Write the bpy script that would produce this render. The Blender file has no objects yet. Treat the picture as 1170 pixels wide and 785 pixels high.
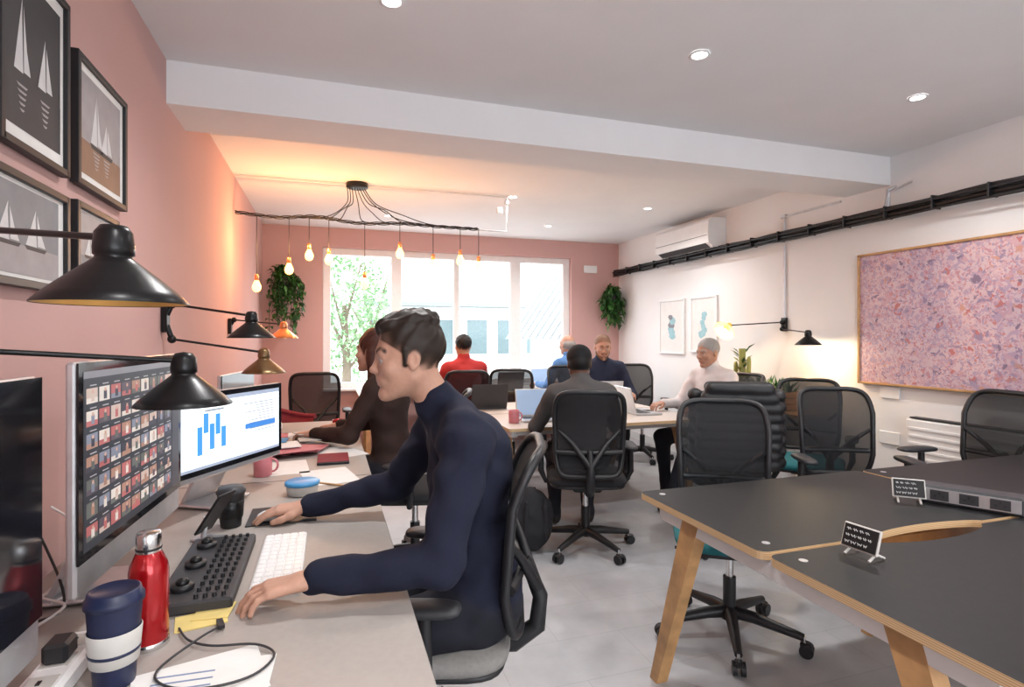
import bpy, math, random
import numpy as np
from mathutils import Vector, Matrix
random.seed(7); np.random.seed(7)
sc=bpy.context.scene
COL=sc.collection
try:
    sc.view_settings.view_transform='Standard'; sc.view_settings.look='None'; sc.view_settings.exposure=.3
except Exception as e: print(e)

# ------------------------------------------------------------ materials
def M(name,col,rough=.5,metal=0.,var=.08,scale=18,bump=0.,es=0.,alpha=1.,trans=0.,coat=0.,ecol=None,bscale=None,spec=None):
    m=bpy.data.materials.new(name); m.use_nodes=True
    nt=m.node_tree; b=nt.nodes['Principled BSDF']
    tc=nt.nodes.new('ShaderNodeTexCoord')
    n=nt.nodes.new('ShaderNodeTexNoise'); n.inputs['Scale'].default_value=scale; n.inputs['Detail'].default_value=3
    nt.links.new(tc.outputs['Object'],n.inputs['Vector'])
    r=nt.nodes.new('ShaderNodeValToRGB')
    r.color_ramp.elements[0].position=.3; r.color_ramp.elements[1].position=.7
    c=Vector(col[:3])
    r.color_ramp.elements[0].color=(*[max(0,x*(1-var)) for x in c],1)
    r.color_ramp.elements[1].color=(*[min(1,x*(1+var)) for x in c],1)
    nt.links.new(n.outputs['Fac'],r.inputs['Fac']); nt.links.new(r.outputs['Color'],b.inputs['Base Color'])
    b.inputs['Roughness'].default_value=rough; b.inputs['Metallic'].default_value=metal
    b.inputs['Alpha'].default_value=alpha; b.inputs['Transmission Weight'].default_value=trans
    b.inputs['Coat Weight'].default_value=coat
    if spec is not None: b.inputs['Specular IOR Level'].default_value=spec
    if es>0:
        b.inputs['Emission Color'].default_value=(*(ecol or col)[:3],1); b.inputs['Emission Strength'].default_value=es
    if bump>0:
        n2=nt.nodes.new('ShaderNodeTexNoise'); n2.inputs['Scale'].default_value=bscale or scale*4
        nt.links.new(tc.outputs['Object'],n2.inputs['Vector'])
        bp=nt.nodes.new('ShaderNodeBump'); bp.inputs['Strength'].default_value=bump; bp.inputs['Distance'].default_value=.01
        nt.links.new(n2.outputs['Fac'],bp.inputs['Height']); nt.links.new(bp.outputs['Normal'],b.inputs['Normal'])
    return m
black=M('black_plastic',(.010,.010,.012),.45)
blackmetal=M('black_metal',(.010,.010,.011),.32,.4)
darkgrey=M('dark_grey_plastic',(.03,.03,.034),.5)
meshfab=M('chair_mesh_fabric',(.008,.008,.010),.85,alpha=.88)
seatblack=M('black_fabric',(.013,.013,.016),.9,bump=.2,scale=80)
teal=M('teal_fabric',(.01,.13,.15),.85,bump=.2,scale=80)
greyseat=M('grey_fabric',(.22,.21,.2),.85,bump=.2,scale=80)
maroon=M('maroon_fabric',(.2,.02,.035),.8)
chrome=M('chrome',(.7,.7,.7),.2,1)
alu=M('aluminium',(.62,.63,.65),.35,.8)
white=M('white_plastic',(.8,.8,.8),.4,var=.02)
whitemetal=M('white_metal',(.75,.75,.74),.4,var=.02)
paper=M('paper',(.75,.74,.72),.8,var=.03)
yellow=M('yellow_paper',(.75,.6,.22),.8)
glassblk=M('dark_screen_glass',(.01,.01,.013),.08,var=.02)
pinkmug=M('pink_ceramic',(.6,.2,.23),.3)
red=M('red_metal_paint',(.42,.006,.01),.2,.4,coat=.5)
redplastic=M('red_plastic_bag',(.6,.04,.03),.35)
navy=M('navy_plastic',(.010,.016,.055),.4)
cream=M('cream_sleeve',(.55,.53,.5),.6)
blue=M('blue_plastic',(.05,.26,.52),.35)
copper=M('copper',(.75,.33,.15),.3,.9)
gold=M('gold_inner',(.85,.5,.15),.35,.6)
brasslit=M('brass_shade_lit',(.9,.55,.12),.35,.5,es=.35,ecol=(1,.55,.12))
goldlit=M('gold_inner_lit',(.9,.55,.15),.4,.2,es=1.6,ecol=(1,.6,.15))
leafm=M('leaf_green',(.05,.17,.03),.5,var=.5,scale=30)
leafm2=M('leaf_dark_green',(.02,.08,.017),.5,var=.5,scale=30)
woodm=M('oak_wood',(.46,.26,.11),.5,var=.25,scale=12)
cactusm=M('cactus_green_wood',(.25,.27,.08),.6)
glass=M('clear_glass',(.9,.95,.95),.05,trans=.95,var=.01)
bulbm=M('bulb_glow',(1,.5,.15),.3,es=6,ecol=(1,.45,.10))
downm=M('downlight_glow',(1,1,1),.3,es=22,ecol=(1,.99,.97))
deskgrey=M('grey_desktop_laminate',(.36,.325,.30),.5,var=.03,scale=60)
blacktop=M('black_desktop_linoleum',(.014,.0135,.014),.5,var=.1,scale=40,spec=.3)
lighttop=M('pale_desktop_laminate',(.55,.50,.46),.45,var=.03)

def plymat():
    m=M('plywood_edge',(.55,.36,.18),.5,var=.2); nt=m.node_tree
    tc=nt.nodes['Texture Coordinate']; w=nt.nodes.new('ShaderNodeTexWave'); w.bands_direction='Z'; w.inputs['Scale'].default_value=60
    nt.links.new(tc.outputs['Object'],w.inputs['Vector'])
    r=nt.nodes.new('ShaderNodeValToRGB'); r.color_ramp.elements[0].color=(.42,.26,.12,1); r.color_ramp.elements[1].color=(.68,.5,.3,1)
    nt.links.new(w.outputs['Fac'],r.inputs['Fac']); nt.links.new(r.outputs['Color'],nt.nodes['Principled BSDF'].inputs['Base Color'])
    return m
ply=plymat()
def wallmat(name,col): return M(name,col,.85,var=.015,scale=3,bump=.04,bscale=150)
pinkwall=wallmat('pink_wall_paint',(.575,.36,.335))
whitewall=wallmat('white_wall_paint',(.80,.79,.785))
ceilm=wallmat('ceiling_paint',(.80,.795,.80))
def floormat():
    m=M('vinyl_floor_tiles',(.4,.4,.4),.38); nt=m.node_tree; b=nt.nodes['Principled BSDF']
    tc=nt.nodes['Texture Coordinate']
    br=nt.nodes.new('ShaderNodeTexBrick'); br.inputs['Scale'].default_value=1
    br.inputs['Brick Width'].default_value=.6; br.inputs['Row Height'].default_value=.3
    br.inputs['Mortar Size'].default_value=.0012; br.inputs['Color1'].default_value=(.40,.40,.415,1); br.inputs['Color2'].default_value=(.385,.385,.40,1)
    br.inputs['Mortar'].default_value=(.28,.28,.29,1)
    nt.links.new(tc.outputs['Object'],br.inputs['Vector'])
    n=nt.nodes.new('ShaderNodeTexNoise'); n.inputs['Scale'].default_value=6; n.inputs['Detail'].default_value=8
    nt.links.new(tc.outputs['Object'],n.inputs['Vector'])
    r=nt.nodes.new('ShaderNodeValToRGB'); r.color_ramp.elements[0].color=(.84,.84,.85,1); r.color_ramp.elements[1].color=(1.08,1.08,1.08,1)
    r.color_ramp.elements[0].position=.3; r.color_ramp.elements[1].position=.7
    nt.links.new(n.outputs['Fac'],r.inputs['Fac'])
    mx=nt.nodes.new('ShaderNodeMix'); mx.data_type='RGBA'; mx.blend_type='MULTIPLY'; mx.inputs[0].default_value=1
    nt.links.new(br.outputs['Color'],mx.inputs[6]); nt.links.new(r.outputs['Color'],mx.inputs[7])
    nt.links.new(mx.outputs[2],b.inputs['Base Color'])
    return m
floorm=floormat()

# ------------------------------------------------------------ mesh builder
class MB:
    def __init__(s): s.v=[];s.f=[];s.m=[];s.sm=[];s.mats=[];s.T=Matrix.Identity(4)
    def mi(s,mat):
        if mat not in s.mats: s.mats.append(mat)
        return s.mats.index(mat)
    def add(s,vs,fs,mat,smooth=False):
        o=len(s.v); T=s.T
        s.v+= [tuple(T@Vector(p)) for p in vs]
        k=s.mi(mat)
        for f in fs: s.f.append([i+o for i in f]); s.m.append(k); s.sm.append(smooth)
    def box(s,c,d,mat,rz=0,R=None,bev=0.0):
        x,y,z=d[0]/2,d[1]/2,d[2]/2; R=R or Matrix.Rotation(rz,3,'Z'); c=Vector(c)
        b=min(bev,x*.9,y*.9,z*.9)
        if b<=0:
            vs=[c+R@Vector((sx*x,sy*y,sz*z)) for sx in(-1,1) for sy in(-1,1) for sz in(-1,1)]
            fs=[(0,1,3,2),(4,6,7,5),(0,4,5,1),(2,3,7,6),(0,2,6,4),(1,5,7,3)]
            s.add(vs,fs,mat); return
        vs=[];idx={}
        for sx in(-1,1):
            for sy in(-1,1):
                for sz in(-1,1):
                    for a in range(3):
                        p=[sx*(x-b),sy*(y-b),sz*(z-b)]; e=[x,y,z]; sg=[sx,sy,sz]; p[a]=sg[a]*e[a]
                        idx[(sx,sy,sz,a)]=len(vs); vs.append(c+R@Vector(p))
        fs=[]
        for a in range(3):
            o=[i for i in range(3) if i!=a]
            for sg in(-1,1):
                q=[]
                for (p1,p2) in((-1,-1),(1,-1),(1,1),(-1,1)):
                    k=[0,0,0];k[a]=sg;k[o[0]]=p1;k[o[1]]=p2;q.append(idx[(*k,a)])
                fs.append(q)
            for p1 in(-1,1):
                for p2 in(-1,1):
                    def K(t,ax):
                        k=[0,0,0];k[a]=t;k[o[0]]=p1;k[o[1]]=p2;return idx[(*k,ax)]
                    fs.append((K(-1,o[0]),K(1,o[0]),K(1,o[1]),K(-1,o[1])))
        for sx in(-1,1):
            for sy in(-1,1):
                for sz in(-1,1): fs.append([idx[(sx,sy,sz,a)] for a in range(3)])
        s.add(vs,fs,mat)
    def tube(s,pts,r,mat,n=8,caps=True,closed=False):
        pts=[Vector(p) for p in pts]; N=len(pts); rs=r if isinstance(r,(list,tuple)) else [r]*N
        vs=[];up=None
        for i,p in enumerate(pts):
            if closed: d=pts[(i+1)%N]-pts[i-1]
            else: d=pts[min(i+1,N-1)]-pts[max(i-1,0)]
            if d.length<1e-9: d=Vector((0,0,1))
            d.normalize()
            if up is None:
                up=Vector((0,0,1)) if abs(d.z)<.9 else Vector((1,0,0))
            a=d.cross(up); 
            if a.length<1e-4: a=d.cross(Vector((0,1,0)))
            a.normalize(); b=a.cross(d).normalized(); up=b
            for k in range(n):
                t=2*math.pi*k/n; vs.append(p+a*math.cos(t)*rs[i]+b*math.sin(t)*rs[i])
        fs=[]
        for i in range(N if closed else N-1):
            j=(i+1)%N
            for k in range(n): fs.append((i*n+k,i*n+(k+1)%n,j*n+(k+1)%n,j*n+k))
        s.add(vs,fs,mat,True)
        if caps and not closed: 
            s.add(vs[:n],[list(range(n))[::-1]],mat); s.add(vs[-n:],[list(range(n))],mat)
    def cyl(s,a,b,r,mat,r2=None,n=20): s.tube([a,b],[r,r if r2 is None else r2],mat,n)
    def lathe(s,prof,mat,o=(0,0,0),R=None,n=28,smooth=True):
        o=Vector(o); vs=[];fs=[]
        for r,z in prof:
            for k in range(n):
                t=2*math.pi*k/n; p=Vector((r*math.cos(t),r*math.sin(t),z)); vs.append(o+(R@p if R else p))
        for i in range(len(prof)-1):
            for k in range(n): fs.append((i*n+k,i*n+(k+1)%n,(i+1)*n+(k+1)%n,(i+1)*n+k))
        s.add(vs,fs,mat,smooth)
    def ell(s,c,r,mat,n=16,R=None):
        prof=[(math.cos(t)*1,math.sin(t)) for t in np.linspace(-math.pi/2,math.pi/2,n//2+1)]
        vs=[];fs=[];c=Vector(c)
        for a,z in prof:
            for k in range(n):
                t=2*math.pi*k/n; p=Vector((a*math.cos(t)*r[0],a*math.sin(t)*r[1],z*r[2])); vs.append(c+(R@p if R else p))
        for i in range(len(prof)-1):
            for k in range(n): fs.append((i*n+k,i*n+(k+1)%n,(i+1)*n+(k+1)%n,(i+1)*n+k))
        s.add(vs,fs,mat,True)
    def plate(s,out,z0,z1,top,side,bottom=None):
        n=len(out); v=[(x,y,z1) for x,y in out]; w=[(x,y,z0) for x,y in out]
        s.add(v,[list(range(n))],top); s.add(w,[list(range(n))[::-1]],bottom or side)
        s.add(v+w,[(i,i+n,(i+1)%n+n,(i+1)%n) for i in range(n)],side)
    def superell(s,c,r,e,mat,n=24,R=None):
        c=Vector(c);vs=[];fs=[]
        f=lambda t,ee: math.copysign(abs(t)**ee,t)
        m=n//2
        for i in range(m+1):
            a=-math.pi/2+math.pi*i/m
            for k in range(n):
                t=2*math.pi*k/n
                p=Vector((r[0]*f(math.cos(a),e[1])*f(math.cos(t),e[0]),r[1]*f(math.cos(a),e[1])*f(math.sin(t),e[0]),r[2]*f(math.sin(a),e[1])))
                vs.append(c+(R@p if R else p))
        for i in range(m):
            for k in range(n): fs.append((i*n+k,i*n+(k+1)%n,(i+1)*n+(k+1)%n,(i+1)*n+k))
        s.add(vs,fs,mat,True)
    def data(s,name):
        me=bpy.data.meshes.new(name); me.from_pydata(s.v,[],s.f)
        for m in s.mats: me.materials.append(m)
        me.polygons.foreach_set('material_index',s.m); me.polygons.foreach_set('use_smooth',s.sm); me.update()
        return me
    def build(s,name,loc=(0,0,0),rz=0):
        return obj(name,s.data(name),loc,rz)
def obj(name,me,loc=(0,0,0),rz=0):
    o=bpy.data.objects.new(name,me); o.location=loc; o.rotation_euler=(0,0,rz); COL.objects.link(o); return o

# ------------------------------------------------------------ room
XL,XR,YF,YB,ZC=-.725,3.86,-3.0,7.0,2.65
def simple(name,c,d,mat,bev=0):
    b=MB(); b.box((0,0,0),d,mat,bev=bev); return b.build(name,c)
simple('floor',((XL+XR)/2,(YF+YB)/2,-.05),(XR-XL+.3,YB-YF+.3,.1),floorm)
simple('ceiling',((XL+XR)/2,(YF+YB)/2,ZC+.05),(XR-XL+.3,YB-YF+.3,.1),ceilm)
simple('wall_left',(XL-.05,(YF+YB)/2,ZC/2),(.1,YB-YF,ZC),pinkwall)
simple('wall_right',(XR+.05,(YF+YB)/2,ZC/2),(.1,YB-YF,ZC),whitewall)
simple('ceiling_beam',((XL+XR)/2,3.185,(2.446+ZC)/2),(XR-XL,.37,ZC-2.446),ceilm)
WX0,WX1,WZ0,WZ1=-.07,3.14,.72,2.42
b=MB()
b.box(((XL+WX0)/2,YB+.1,ZC/2),(WX0-XL,.2,ZC),pinkwall); b.box(((XR+WX1)/2,YB+.1,ZC/2),(XR-WX1,.2,ZC),pinkwall)
b.box(((WX0+WX1)/2,YB+.1,(WZ1+ZC)/2),(WX1-WX0,.2,ZC-WZ1),pinkwall); b.box(((WX0+WX1)/2,YB+.1,WZ0/2),(WX1-WX0,.2,WZ0),pinkwall)
b.build('wall_back')
b=MB()
b.box((XL+.4,YF-.05,ZC/2),(.8,.1,ZC),whitewall);b.box((XR-.4,YF-.05,ZC/2),(.8,.1,ZC),whitewall)
b.box(((XL+XR)/2,YF-.05,.2),(XR-XL-1.6,.1,.4),whitewall);b.box(((XL+XR)/2,YF-.05,2.55),(XR-XL-1.6,.1,.2),whitewall)  # unseen wall behind the camera; wide opening added to let sky light in
b.build('wall_front')
simple('baseboard_right',(XR-.008,(YF+YB)/2,.05),(.016,YB-YF-.05,.1),whitemetal,.003)
simple('baseboard_left',(XL+.008,(YF+YB)/2,.05),(.016,YB-YF-.05,.1),whitemetal,.003)
b=MB(); yw=YB+.10
b.box(((WX0+WX1)/2,yw,WZ1-.04),(WX1-WX0,.07,.08),white,bev=.006)
b.box(((WX0+WX1)/2,yw,WZ0+.04),(WX1-WX0,.07,.08),white,bev=.006)
for x,w in((WX0+.045,.09),(.80,.13),(1.56,.07),(2.36,.15),(WX1-.05,.10)):
    b.box((x,yw,(WZ0+WZ1)/2),(w,.068,WZ1-WZ0-.12),white,bev=.006)
b.box(((WX0+WX1)/2,YB+.02,WZ0-.0),(WX1-WX0,.2,.03),white,bev=.005)
b.build('window_1')
# ------------------------------------------------------------ outside
b=MB(); b.box((5,20,-.6),(60,25,.1),M('outside_paving',(.5,.5,.48),.9)); b.build('outside_ground')
om=M('render_wall',(.75,.76,.76),.8); roofm=M('slate_roof',(.22,.25,.26),.7); wing=M('outside_window_glass',(.12,.17,.18),.15)
b=MB()
b.box((5.2,18,.8),(9.0,3,2.9),om)
for i in range(9):
    b.box((1.4+i*.95,16.45,1.35),(.7,.08,1.15),white); b.box((1.4+i*.95,16.4,1.35),(.6,.06,1.02),wing)
b.box((5.4,16.3,2.3),(9.2,.5,.12),roofm)
b.add([(.8,16.3,2.35),(10.2,16.3,2.35),(10.2,19.5,3.2),(.8,19.5,3.2)],[(0,1,2,3)],M('pale_roof',(.6,.62,.63),.6))
b.build('neighbouring_building')
b=MB()
b.box((5.6,11.5,.4),(1.6,3.4,2.0),om)
b.add([(4.2,9.6,1.3),(4.2,13.4,1.3),(5.3,13.4,2.9),(5.3,9.6,2.9)],[(0,1,2,3)],roofm)
for i in range(9):
    y=9.6+i*.42; b.tube([(4.18,y,1.32),(5.29,y,2.93)],.025,om,6)
b.box((4.75,9.55,1.2),(1.0,.1,.12),om)
b.build('sloped_roof_annex')
def leaf(b,p,d,l,w,mat,droop=.3):
    d=Vector(d).normalized(); s=d.cross(Vector((random.uniform(-.3,.3),random.uniform(-.3,.3),1))).normalized()
    p=Vector(p); mid=p+d*l*.5+Vector((0,0,.0)); tip=p+d*l-Vector((0,0,droop*l)); u=s.cross(d).normalized()*w*.25
    b.add([p,mid+s*w*.5+u,mid,mid-s*w*.5+u,tip,mid+s*w*.5+u],[(0,1,2),(0,2,3),(1,4,2),(2,4,3)],mat,True)
b=MB()
bark=M('bark',(.2,.16,.12),.9)
paleleaf=M('pale_sunlit_leaf',(.36,.50,.30),.6,var=.3,scale=30); paleleaf2=M('mid_sunlit_leaf',(.22,.38,.20),.6,var=.3,scale=30)
for (tx,ty,tz,nl) in((.30,12.0,2.0,1300),(1.0,13.6,1.5,700)):
    b.tube([(tx,ty,-.6),(tx+.05,ty,.6),(tx,ty,tz)],[.12,.09,.05],bark)
    for i in range(6):
        a=i*1.05; b.tube([(tx,ty,.6+i*.2),(tx+.6*math.cos(a),ty+.6*math.sin(a),1.3+i*.3)],[.04,.015],bark,6)
    for i in range(nl):
        v=Vector((random.gauss(0,1),random.gauss(0,1),random.gauss(0,1))).normalized()*random.uniform(.3,1)**.5
        p=(tx+v.x*.85,ty+v.y*.9,tz+v.z*1.4)
        leaf(b,p,(random.gauss(0,1),random.gauss(0,1),random.gauss(0,.5)),.15,.085,random.choice([paleleaf,paleleaf2]))
b.build('garden_tree')

# ------------------------------------------------------------ SDF bodies
def rc(a,b,r1,r2,lab,k=.03,n=None,f=1.,op='add'): return dict(t='c',a=np.array(a,float),b=np.array(b,float),r1=r1,r2=r2,lab=lab,k=k,n=None if n is None else np.array(n,float)/np.linalg.norm(n),f=f,op=op)
def el(c,r,lab,k=.03,R=None,op='add',cut=None,noise=0): return dict(t='e',c=np.array(c,float),r=np.array(r,float),lab=lab,k=k,R=None if R is None else np.array(R),op=op,cut=cut,noise=noise)
def rotx(a): c,s=math.cos(a),math.sin(a); return np.array([[1,0,0],[0,c,-s],[0,s,c]])
def pd(p,P):
    if p['t']=='c':
        ba=p['b']-p['a']; w=P-p['a']; t=np.clip((w@ba)/max(ba@ba,1e-12),0,1)
        w=w-t[...,None]*ba
        if p['n'] is not None: w=w+p['n']*((w@p['n'])*(p['f']-1))[...,None]
        return np.sqrt((w*w).sum(-1))-(p['r1']+(p['r2']-p['r1'])*t)
    q=P-p['c']
    if p['R'] is not None: q=q@p['R']
    k0=np.sqrt(((q/p['r'])**2).sum(-1)); k1=np.sqrt(((q/p['r']**2)**2).sum(-1))+1e-9
    d=k0*(k0-1)/k1
    if p['noise']>0:
        d=d+p['noise']*(np.sin(P[...,0]*190+3*np.sin(P[...,2]*60))*.6+np.sin(P[...,1]*120+P[...,2]*90+2*np.sin(P[...,0]*80)))
    if p['cut'] is not None:
        for n,o in p['cut']:
            n=np.array(n,float); n/=np.linalg.norm(n); d=np.maximum(d,-((P-np.array(o))@n))
    return d
def pbb(p):
    if p['t']=='c':
        r=max(p['r1'],p['r2']); return np.minimum(p['a'],p['b'])-r,np.maximum(p['a'],p['b'])+r
    r=p['r'].max() if p['R'] is not None else p['r']; return p['c']-r,p['c']+r
def sdf(prims,h,wr=0.,tol=.0012):
    lo=np.min([pbb(p)[0] for p in prims if p['op']=='add'],0)-4*h; hi=np.max([pbb(p)[1] for p in prims if p['op']=='add'],0)+4*h
    n=np.ceil((hi-lo)/h).astype(int)+1; g=np.full(n,1.,np.float32)
    for p in prims:
        a,b2=pbb(p); pad=p['k']+2.5*h+p.get('noise',0)*2
        i0=np.maximum(((a-pad-lo)/h).astype(int),0); i1=np.minimum(np.ceil((b2+pad-lo)/h).astype(int)+1,n)
        if (i1<=i0).any(): continue
        ax=[lo[i]+np.arange(i0[i],i1[i])*h for i in range(3)]
        P=np.stack(np.meshgrid(*ax,indexing='ij'),-1); d=pd(p,P)
        sl=tuple(slice(i0[i],i1[i]) for i in range(3)); s=g[sl]; k=max(p['k'],1e-5)
        if p['op']=='add':
            hh=np.maximum(k-np.abs(s-d),0)/k; g[sl]=np.minimum(s,d)-hh*hh*k/4
        else:
            hh=np.maximum(k-np.abs(s+d),0)/k; g[sl]=np.maximum(s,-d)+hh*hh*k/4
    if wr>0:
        X,Y,Z=[lo[i]+np.arange(n[i])*h for i in range(3)]
        X=X[:,None,None];Y=Y[None,:,None];Z=Z[None,None,:]
        g+= (wr*(np.sin(34*Z+9*X+2.2*np.sin(21*Y+5*X))*np.sin(17*X+11*Y+1.5*np.sin(19*Z))+.5*np.sin(61*Z-31*Y+2*np.sin(33*X)))).astype(np.float32)
    S=g<0; c=np.zeros(tuple(n-1),np.int8)
    for o in np.ndindex(2,2,2): c+=S[o[0]:n[0]-1+o[0],o[1]:n[1]-1+o[1],o[2]:n[2]-1+o[2]]
    idx=np.argwhere((c>0)&(c<8)); vid=np.full(c.shape,-1,np.int32); vid[tuple(idx.T)]=np.arange(len(idx))
    pos=np.zeros((len(idx),3));cnt=np.zeros(len(idx))
    for ax in range(3):
        o=[i for i in range(3) if i!=ax]
        for u in(0,1):
            for w in(0,1):
                A=np.zeros(3,int);A[o[0]]=u;A[o[1]]=w;B=A.copy();B[ax]=1
                ga=g[tuple((idx+A).T)];gb=g[tuple((idx+B).T)];mm=(ga<0)!=(gb<0)
                t=np.where(mm,ga/np.where(mm,ga-gb,1),0)
                pos+=np.where(mm[:,None],A+t[:,None]*(B-A),0);cnt+=mm
    V=lo+(idx+pos/cnt[:,None])*h
    F=[]
    for ax in range(3):
        u,w=(ax+1)%3,(ax+2)%3
        s0=[slice(None)]*3;s1=[slice(None)]*3;s0[ax]=slice(0,-1);s1[ax]=slice(1,None)
        a=S[tuple(s0)];b2=S[tuple(s1)];e=np.argwhere(a!=b2);e=e[(e[:,u]>0)&(e[:,w]>0)]
        e=e[(e[:,u]<n[u]-1)&(e[:,w]<n[w]-1)]
        U=np.eye(3,dtype=int)[u];W=np.eye(3,dtype=int)[w]
        q=np.stack([vid[tuple((e-U-W).T)],vid[tuple((e-W).T)],vid[tuple(e.T)],vid[tuple((e-U).T)]],1)
        fl=~a[tuple(e.T)]; q[fl]=q[fl][:,::-1]; F.append(q)
    F=np.concatenate(F);F=F[(F>=0).all(1)]
    labs=[]
    for p in prims:
        if p['lab'] and p['lab'] not in labs: labs.append(p['lab'])
    D=np.full((len(labs),len(V)),1e3)
    for p in prims:
        if not p['lab']: continue
        i=labs.index(p['lab']); D[i]=np.minimum(D[i],pd(p,V))
    W=np.exp(-(D-D.min(0))/tol); W/=W.sum(0)
    return V,F,W,labs

def head_prims(hair='short',beard=False,nk=(0,-.055,-.19)):
    P=[el((0,-.014,.03),(.074,.094,.084),'skin',.02),
       el((0,.024,-.03),(.058,.060,.078),'skin',.03),
       rc((-.047,-.008,-.048),(-.012,.058,-.094),.020,.017,'skin',.025),rc((.047,-.008,-.048),(.012,.058,-.094),.020,.017,'skin',.025),
       el((0,.073,-.096),(.02,.014,.016),'skin',.015),
       rc((-.036,.069,.026),(.036,.069,.026),.012,.012,'skin',.018),
       rc((0,.080,.010),(0,.0955,-.020),.0065,.009,'skin',.012),
       el((0,.0985,-.0225),(.0085,.0085,.0078),'skin',.008),
       el((-.010,.090,-.026),(.0075,.009,.0065),'skin',.007),el((.010,.090,-.026),(.0075,.009,.0065),'skin',.007),
       rc((0,.080,-.030),(0,.078,-.046),.010,.011,'skin',.012),
       el((-.038,.056,-.022),(.022,.018,.018),'skin',.025),el((.038,.056,-.022),(.022,.018,.018),'skin',.025),
       rc((-.018,.071,-.056),(.018,.071,-.056),.013,.013,'skin',.015),
       el((-.031,.088,.005),(.013,.011,.0075),None,.008,op='sub'),el((.031,.088,.005),(.013,.011,.0075),None,.008,op='sub'),
       el((-.030,.067,.004),(.0115,.0120,.009),'eye',.001),el((.030,.067,.004),(.0115,.0120,.009),'eye',.001),
       rc((-.044,.068,.0105),(-.019,.0775,.0115),.0048,.0048,'skin',.003),rc((.044,.068,.0105),(.019,.0775,.0115),.0048,.0048,'skin',.003),
       rc((-.043,.067,-.003),(-.019,.074,-.0045),.0042,.0042,'skin',.003),rc((.043,.067,-.003),(.019,.074,-.0045),.0042,.0042,'skin',.003),
       el((-.030,.0765,.004),(.0045,.0034,.0045),'pupil',.0005),el((.030,.0765,.004),(.0045,.0034,.0045),'pupil',.0005),
       rc((-.019,.077,-.0545),(0,.0835,-.053),.004,.005,'lip',.004),rc((.019,.077,-.0545),(0,.0835,-.053),.004,.005,'lip',.004),
       rc((-.015,.077,-.062),(.0,.082,-.063),.0045,.0055,'lip',.004),rc((.015,.077,-.062),(.0,.082,-.063),.0045,.0055,'lip',.004)]
    for s in(-1,1):
        P+=[rc((s*.048,.066,.030),(s*.036,.0765,.035),.003,.0045,'hair',.003),rc((s*.036,.0765,.035),(s*.021,.0825,.031),.0045,.0042,'hair',.003),
            el((s*.075,-.012,-.002),(.009,.017,.029),'skin',.006,R=rotx(.2)),el((s*.084,-.009,.001),(.006,.010,.017),None,.004,op='sub')]
    P.append(rc((0,-.032,-.04),nk,.050,.055,'skin',.03))
    n=(0,-.62,.78)
    if hair in('short','quiff'):
        P+=[el((0,-.022,.040),(.081,.098,.086),'hair',.002,cut=[(n,(0,-.005,.004)),],noise=.0012)]
    if hair=='quiff':
        P+=[el((0,.024,.096),(.056,.056,.032),'hair',.02,noise=.003,R=rotx(.1)),el((0,-.03,.108),(.064,.078,.038),'hair',.02,noise=.003),
            rc((-.073,.012,.03),(-.070,.012,-.010),.007,.004,'hair',.008),rc((.073,.012,.03),(.070,.012,-.010),.007,.004,'hair',.008)]
    if hair=='buzz':
        P+=[el((0,-.018,.034),(.077,.095,.087),'hair',.002,cut=[(n,(0,-.02,.004))])]
    if hair=='cap':
        P+=[el((0,-.014,.05),(.084,.102,.085),'hat',.003,cut=[((0,-.2,.95),(0,0,.025))]),rc((0,.05,.062),(0,.11,.05),.05,.045,'hat',.01,n=(0,0,1),f=7),
            el((0,-.02,.02),(.077,.096,.086),'hair',.003,cut=[(n,(0,-.02,-.02))])]
    if hair=='balding':
        P+=[el((0,-.03,.01),(.079,.088,.07),'hair',.003,cut=[((0,-.8,.3),(0,-.01,.0))])]
    if hair=='long':
        P+=[el((0,-.022,.045),(.086,.104,.09),'hair',.004,cut=[((0,-.75,.5),(0,.03,.005))],noise=.002),
            rc((0,-.06,.0),(0,-.095,-.24),.075,.06,'hair',.03),rc((.068,-.025,.0),(.08,-.04,-.26),.026,.03,'hair',.03),rc((-.068,-.025,.0),(-.08,-.04,-.26),.026,.03,'hair',.03),
            el((0,-.03,.105),(.06,.07,.04),'hair',.02,noise=.002)]
    if beard:
        P+=[rc((-.05,.01,-.056),(-.01,.066,-.096),.021,.019,'hair',.008),rc((.05,.01,-.056),(.01,.066,-.096),.021,.019,'hair',.008),rc((-.02,.082,-.044),(.02,.082,-.044),.004,.004,'hair',.003)]
    return P
def hand_prims(side,curl=(25,35,20),spread=1.):
    sg=-1 if side=='R' else 1
    P=[rc((0,-.07,.0),(0,.01,0),.027,.026,'skin',.015,n=(0,0,1),f=1.25)]
    xs=[.03,.0105,-.0105,-.030]; L=[.070,.079,.073,.057]; R=[.0095,.0098,.0094,.0083]
    for i in range(4):
        x=sg*xs[i]; P.append(rc((x*.55,.005,0),(x,.083-abs(i-1)*.004,0),.015,.0125,'skin',.012,n=(0,0,1),f=1.1))
        p=np.array([x,.083-abs(i-1)*.004,.0]); a=0; yaw=sg*xs[i]*4*spread
        for s,fr in enumerate((.45,.3,.25)):
            a+=math.radians(curl[s]*(1+.08*(i-1)))
            d=np.array([math.sin(yaw)*math.cos(a),math.cos(yaw)*math.cos(a),-math.sin(a)]); q=p+d*L[i]*fr
            P.append(rc(p,q,R[i]*(1-.08*s),R[i]*(1-.08*(s+1)),'skin',.003)); p=q
    t=[(.018,.012,-.006),(.042,.04,-.014),(.052,.07,-.02),(.05,.094,-.026)]; rr=[.016,.0125,.011,.009]
    for i in range(3): P.append(rc((sg*t[i][0],t[i][1],t[i][2]),(sg*t[i+1][0],t[i+1][1],t[i+1][2]),rr[i],rr[i+1],'skin',.006))
    return P
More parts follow.
